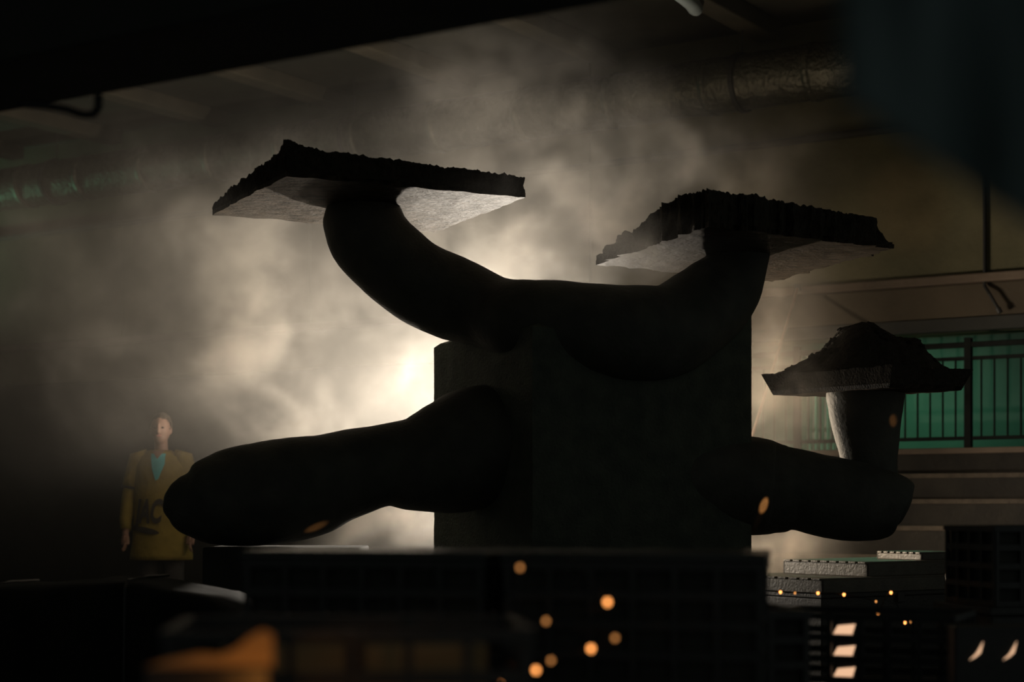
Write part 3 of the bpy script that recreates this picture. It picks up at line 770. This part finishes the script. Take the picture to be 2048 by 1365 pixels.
for sgn in (-1, 1):
    chain(bm, [(sgn * .085, 0, .90), (sgn * .095, 0, .70), (sgn * .10, .0, .48), (sgn * .10, .02, .30), (sgn * .10, .02, .08)], [0.085, 0.075, 0.055, 0.052, 0.036])
    chain(bm, [(sgn * .10, .05, .045), (sgn * .105, -.05, .04), (sgn * .11, -.16, .03)], [(0.04, 0.04), (0.045, 0.035), (0.035, 0.025)])
body = obj('body', bm, 'skin', pe, smooth=True)
rm = body.modifiers.new('skin_surface', 'REMESH'); rm.mode = 'VOXEL'; rm.voxel_size = 0.007; rm.use_smooth_shade = True
bm = nb()
TOR = [(0.60, 0.250, 0.165), (0.64, 0.246, 0.168), (0.80, 0.228, 0.160), (1.00, 0.215, 0.152), (1.20, 0.212, 0.150), (1.34, 0.214, 0.142), (1.42, 0.185, 0.120), (1.455, 0.125, 0.095), (1.475, 0.088, 0.080)]
tube(bm, [(0, 0, z) for z, a_, c_ in TOR], [(a_, c_) for z, a_, c_ in TOR], 40, cap=False, up=Vector((0, 1, 0)), jitter=0.012, jscale=6)
jk = obj('jacket', bm, 'jacket', pe, smooth=True)
s_ = jk.modifiers.new('cloth', 'SOLIDIFY'); s_.thickness = 0.006
for sgn, ar in ARMS.items():
    bm = nb(); tube(bm, [Vector(ar[0]) + Vector((-.05 * sgn, 0, .0)), ar[0], ar[1], Vector(ar[1]).lerp(Vector(ar[2]), .3)], [(0.085, .085), (0.088, .088), (0.074, .074), (0.072, .072)], 20, cap=False, jitter=0.008, jscale=8)
    sl_ = obj('sleeve', bm, 'jacket', jk, smooth=True); s_ = sl_.modifiers.new('cloth', 'SOLIDIFY'); s_.thickness = 0.006
    a3 = Vector(ar[1]).lerp(Vector(ar[2]), .3); d3 = (Vector(ar[2]) - Vector(ar[1])).normalized()
    obj('cuff', tube(nb(), [a3 - d3 * .008, a3 + d3 * .012], 0.076, 20), 'print', jk, smooth=True)
    bm = nb(); tube(bm, [a3, ar[2], ar[3], Vector(ar[3]).lerp(Vector(ar[4]), .7)], [0.060, 0.058, 0.050, 0.042], 18, cap=False, jitter=0.006, jscale=9)
    us = obj('under_sleeve', bm, 'jacket', jk, smooth=True); s_ = us.modifiers.new('cloth', 'SOLIDIFY'); s_.thickness = 0.004
def front_y(x, z, lift):
    for (z0, a0, c0), (z1, a1, c1) in zip(TOR, TOR[1:]):
        if z0 <= z <= z1:
            t = (z - z0) / (z1 - z0); a_ = a0 + (a1 - a0) * t; c_ = c0 + (c1 - c0) * t
            return -c_ * math.sqrt(max(0.05, 1 - (x / a_) ** 2)) - lift
    return -0.1 - lift
def decal(name, poly_pts, m, parent, lift=0.010, sub=4):
    bm = nb(); vv = [bm.verts.new((x, 0, z)) for x, z in poly_pts]; bm.faces.new(vv)
    bmesh.ops.triangulate(bm, faces=bm.faces[:])
    bmesh.ops.subdivide_edges(bm, edges=bm.edges[:], cuts=sub, use_grid_fill=True)
    for v in bm.verts: v.co.y = front_y(v.co.x, v.co.z, lift)
    return obj(name, bm, m, parent)
decal('shirt', [(-0.055, 1.445), (0.06, 1.445), (0.058, 1.36), (0.01, 1.24), (-0.012, 1.23), (-0.04, 1.32)], 'shirt', pe, 0.016)
decal('neckline_skin', [(-0.05, 1.47), (0.05, 1.47), (0.0, 1.40)], 'skin', pe, 0.022)
cvd = bpy.data.curves.new('print_text', 'FONT'); cvd.body = 'JAC'; cvd.size = 0.30; cvd.shear = 0.30; cvd.offset = 0.012; cvd.resolution_u = 3
tmp = bpy.data.objects.new('print_tmp', cvd); C.objects.link(tmp)
bpy.context.view_layer.update()
me = bpy.data.meshes.new_from_object(tmp.evaluated_get(bpy.context.evaluated_depsgraph_get()))
bpy.data.objects.remove(tmp)
bm = nb(); bm.from_mesh(me); bmesh.ops.triangulate(bm, faces=bm.faces[:])
bmesh.ops.subdivide_edges(bm, edges=[e for e in bm.edges if e.calc_length() > .03], cuts=2)
wmin = min(v.co.x for v in bm.verts); wmax = max(v.co.x for v in bm.verts)
for v in bm.verts:
    x = -0.205 + (v.co.x - wmin) / (wmax - wmin) * 0.26; z = 0.90 + v.co.y * 0.85
    v.co = Vector((x, front_y(x, z, 0.015), z))
obj('chest_print', bm, 'print', jk)
decal('print_oval', [(-0.09 + 0.11 * math.cos(t * math.pi / 10), 0.835 + 0.025 * math.sin(t * math.pi / 10) - 0.02 * math.cos(t * math.pi / 10)) for t in range(20)], 'print', jk, 0.015, 2)
bm = nb()
for sgn in (-1, 1):
    tube(bm, [(sgn * .085, 0, .92), (sgn * .095, 0, .70), (sgn * .10, 0, .48), (sgn * .10, .015, .30), (sgn * .10, .02, .06)], [0.105, 0.095, 0.085, 0.080, 0.078], 18, up=Vector((0, 1, .01)), jitter=.006, jscale=7)
obj('trousers', bm, 'trousers', pe, smooth=True)
for sgn in (-1, 1):
    obj('shoe', tube(nb(), [(sgn * .10, .085, .045), (sgn * .10, .04, .05), (sgn * .105, -.06, .045), (sgn * .11, -.16, .035), (sgn * .112, -.20, .03)], [(.035, .042), (.05, .048), (.052, .044), (.046, .034), (.02, .02)], 16, up=Vector((0, 0, 1))), 'print', pe, smooth=True)
bm = nb(); ell(bm, (0, 0.012, 1.675), (0.088, 0.098, 0.108))
bmesh.ops.delete(bm, geom=[v for v in bm.verts if v.co.y < -0.045 and v.co.z < 1.70 or v.co.z < 1.585], context='VERTS')
hr = obj('hair', bm, 'hair', pe, smooth=True)
for sgn in (-1, 1):
    bm = nb(); ell(bm, (sgn * .030, -0.092, 1.652), (0.013, 0.008, 0.008)); obj('eye', bm, 'eye', pe, smooth=True)
bm = nb(); ell(bm, (0, -0.099, 1.588), (0.024, 0.008, 0.008)); obj('mouth', bm, 'lips', pe, smooth=True)
# ------------------------------------------------------------------ smoke: one density grid made by geometry nodes
SM0, SM1 = Vector((-5.2, 8.6, 0.0)), Vector((3.0, 14.8, 5.0))
VOX = 0.04
def make_smoke():
    nt = bpy.data.node_groups.new('smoke_density', 'GeometryNodeTree')
    nt.interface.new_socket('Geometry', in_out='INPUT', socket_type='NodeSocketGeometry')
    nt.interface.new_socket('Geometry', in_out='OUTPUT', socket_type='NodeSocketGeometry')
    N, L = nt.nodes, nt.links
    gin = N.new('NodeGroupInput'); gout = N.new('NodeGroupOutput')
    pos = N.new('GeometryNodeInputPosition').outputs[0]
    def val(x): return x
    def math_(op, a, b=None, c=None):
        n = N.new('ShaderNodeMath'); n.operation = op
        for i, v in enumerate((a, b, c)):
            if v is None: continue
            if isinstance(v, (int, float)): n.inputs[i].default_value = v
            else: L.new(v, n.inputs[i])
        return n.outputs[0]
    def vmath(op, a, b=None):
        n = N.new('ShaderNodeVectorMath'); n.operation = op
        for i, v in enumerate((a, b)):
            if v is None: continue
            if isinstance(v, (tuple, Vector)): n.inputs[i].default_value = v
            else: L.new(v, n.inputs[i])
        return n.outputs['Value'] if op in ('LENGTH',) else n.outputs[0]
    def noise_(vec, scale, detail=5.0, rough=0.55, dist=0.0, color=False):
        n = N.new('ShaderNodeTexNoise'); n.inputs['Scale'].default_value = scale; n.inputs['Detail'].default_value = detail
        n.inputs['Roughness'].default_value = rough; n.inputs['Distortion'].default_value = dist
        L.new(vec, n.inputs['Vector']); return n.outputs['Color' if color else 'Fac']
    # warped position gives curling wisps
    wv = noise_(pos, 1.1, 3.0, 0.5, 0.0, True)
    wv = vmath('SUBTRACT', wv, (0.5, 0.5, 0.5)); wv = vmath('MULTIPLY', wv, (1.0, 1.0, 0.8))
    wpos = vmath('ADD', pos, wv)
    n1 = noise_(wpos, 1.35, 7.0, 0.60, 0.5)
    n2 = noise_(wpos, 3.8, 6.0, 0.62, 1.2)
    total = None
    for (px, py, Y, rx, ry, rz, amp) in BLOBS:
        c = P(px, py, Y)
        d = vmath('SUBTRACT', wpos, tuple(c)); d = vmath('DIVIDE', d, (rx, ry, rz))
        l = vmath('LENGTH', d); g = math_('MULTIPLY', l, l); g = math_('MULTIPLY', g, -1.0); g = math_('EXPONENT', g)
        g = math_('MULTIPLY', g, amp)
        total = g if total is None else math_('ADD', total, g)
    k = math_('SUBTRACT', n1, 0.455); k = math_('MULTIPLY', k, 13.0); k = math_('MAXIMUM', k, 0.0)
    k2 = math_('SUBTRACT', n2, 0.37); k2 = math_('MULTIPLY', k2, 5.5); k2 = math_('MAXIMUM', k2, 0.05)
    w_ = math_('MULTIPLY', k, k2); w_ = math_('ADD', w_, SMOKE_FLOOR)
    dens = math_('MULTIPLY', total, w_)
    dens = math_('ADD', dens, HAZE)
    for (px, py, Y, rx, ry, rz, amp) in SMOOTH:
        d = vmath('SUBTRACT', pos, tuple(P(px, py, Y))); d = vmath('DIVIDE', d, (rx, ry, rz))
        l = vmath('LENGTH', d); g = math_('MULTIPLY', l, l); g = math_('MULTIPLY', g, -1.0); g = math_('EXPONENT', g)
        dens = math_('ADD', dens, math_('MULTIPLY', g, amp))
    # fade towards the faces of the grid
    sx = N.new('ShaderNodeSeparateXYZ'); L.new(pos, sx.inputs[0])
    for i, (a, b, m) in enumerate(((SM0.x, SM1.x, 1.2), (SM0.y, SM1.y, 0.8), (SM0.z - 1.0, SM1.z, 0.9))):
        for lo, hi in ((a, a + m), (b, b - m)):
            mr = N.new('ShaderNodeMapRange'); mr.interpolation_type = 'SMOOTHSTEP'
            mr.inputs['From Min'].default_value = lo; mr.inputs['From Max'].default_value = hi
            L.new(sx.outputs[i], mr.inputs['Value']); dens = math_('MULTIPLY', dens, mr.outputs['Result'])
    vc = N.new('GeometryNodeVolumeCube')
    L.new(dens, vc.inputs['Density'])
    vc.inputs['Min'].default_value = SM0; vc.inputs['Max'].default_value = SM1
    for nm, a in zip(('Resolution X', 'Resolution Y', 'Resolution Z'), SM1 - SM0): vc.inputs[nm].default_value = int(a / VOX)
    smn = N.new('GeometryNodeSetMaterial')
    m = bpy.data.materials.new('smoke'); m.use_nodes = True
    mn, ml = m.node_tree.nodes, m.node_tree.links; mn.clear()
    out = mn.new('ShaderNodeOutputMaterial'); at_ = mn.new('ShaderNodeAttribute'); at_.attribute_name = 'density'
    s_ = mn.new('ShaderNodeVolumeScatter'); s_.inputs['Color'].default_value = (0.92, 0.88, 0.82, 1); s_.inputs['Anisotropy'].default_value = 0.0
    a_ = mn.new('ShaderNodeVolumeAbsorption'); a_.inputs['Color'].default_value = (0.90, 0.66, 0.28, 1)
    mm = mn.new('ShaderNodeMath'); mm.operation = 'MULTIPLY_ADD'; mm.inputs[1].default_value = 0.45; mm.inputs[2].default_value = 0.05
    ad = mn.new('ShaderNodeAddShader')
    ml.new(at_.outputs['Fac'], s_.inputs['Density']); ml.new(at_.outputs['Fac'], mm.inputs[0]); ml.new(mm.outputs[0], a_.inputs['Density'])
    ml.new(s_.outputs[0], ad.inputs[0]); ml.new(a_.outputs[0], ad.inputs[1]); ml.new(ad.outputs[0], out.inputs['Volume'])
    m.cycles.volume_sampling = 'EQUIANGULAR'
    smn.inputs['Material'].default_value = m
    L.new(vc.outputs[0], smn.inputs[0]); L.new(smn.outputs[0], gout.inputs[0])
    vd = bpy.data.volumes.new('smoke'); o = bpy.data.objects.new('smoke', vd); C.objects.link(o)
    vd.materials.append(m)
    md = o.modifiers.new('density', 'NODES'); md.node_group = nt
    tag(o, 'pale drifting smoke glowing around the backlit sculpture', 'smoke', None, 'stuff')
    return o
SMOKE_FLOOR = 0.10
HAZE = 0.003
BLOBS = [  # wispy smoke: px, py, depth, radii in metres, strength
    (730, 740, 12.2, 0.65, 0.6, 0.6, 0.26),
    (540, 760, 12.0, 0.45, 0.5, 0.8, 0.32),
    (300, 600, 12.2, 1.7, 1.0, 0.8, 0.07),
    (960, 480, 12.0, 0.95, 0.6, 0.55, 0.26),
    (1000, 240, 11.6, 0.45, 0.6, 0.60, 0.12),
    (1200, 400, 11.2, 0.50, 0.6, 0.5, 0.75),
    (1420, 310, 11.0, 0.50, 0.5, 0.25, 0.60),
    (1275, 480, 9.6, 0.26, 0.25, 0.22, 2.2),
    (1400, 460, 9.2, 0.25, 0.2, 0.12, 0.8),
    (1550, 680, 12.0, 0.22, 0.4, 0.6, 1.4),
    (1600, 735, 9.8, 0.16, 0.16, 0.20, 2.6),
    (430, 440, 10.7, 0.6, 0.6, 0.35, 0.22),
    (800, 1050, 11.8, 0.35, 0.4, 0.25, 0.8),
    (1560, 1100, 11.8, 0.3, 0.4, 0.2, 2.0),
    (1010, 380, 9.2, 0.25, 0.25, 0.10, 0.15),
    (600, 440, 9.6, 0.5, 0.25, 0.12, 0.2),
]
SMOOTH = [  # even haze
    (725, 790, 12.3, 0.85, 0.7, 0.52, 0.13),
    (280, 560, 12.3, 1.9, 1.2, 0.70, 0.030),
    (1000, 430, 12.0, 1.1, 0.9, 0.6, 0.022),
    (1560, 800, 12.0, 0.45, 0.6, 0.9, 0.09),
    (320, 930, 12.9, 0.8, 0.5, 0.6, 0.08),
    (800, 1050, 12.0, 0.5, 0.5, 0.3, 0.06),
]
make_smoke()
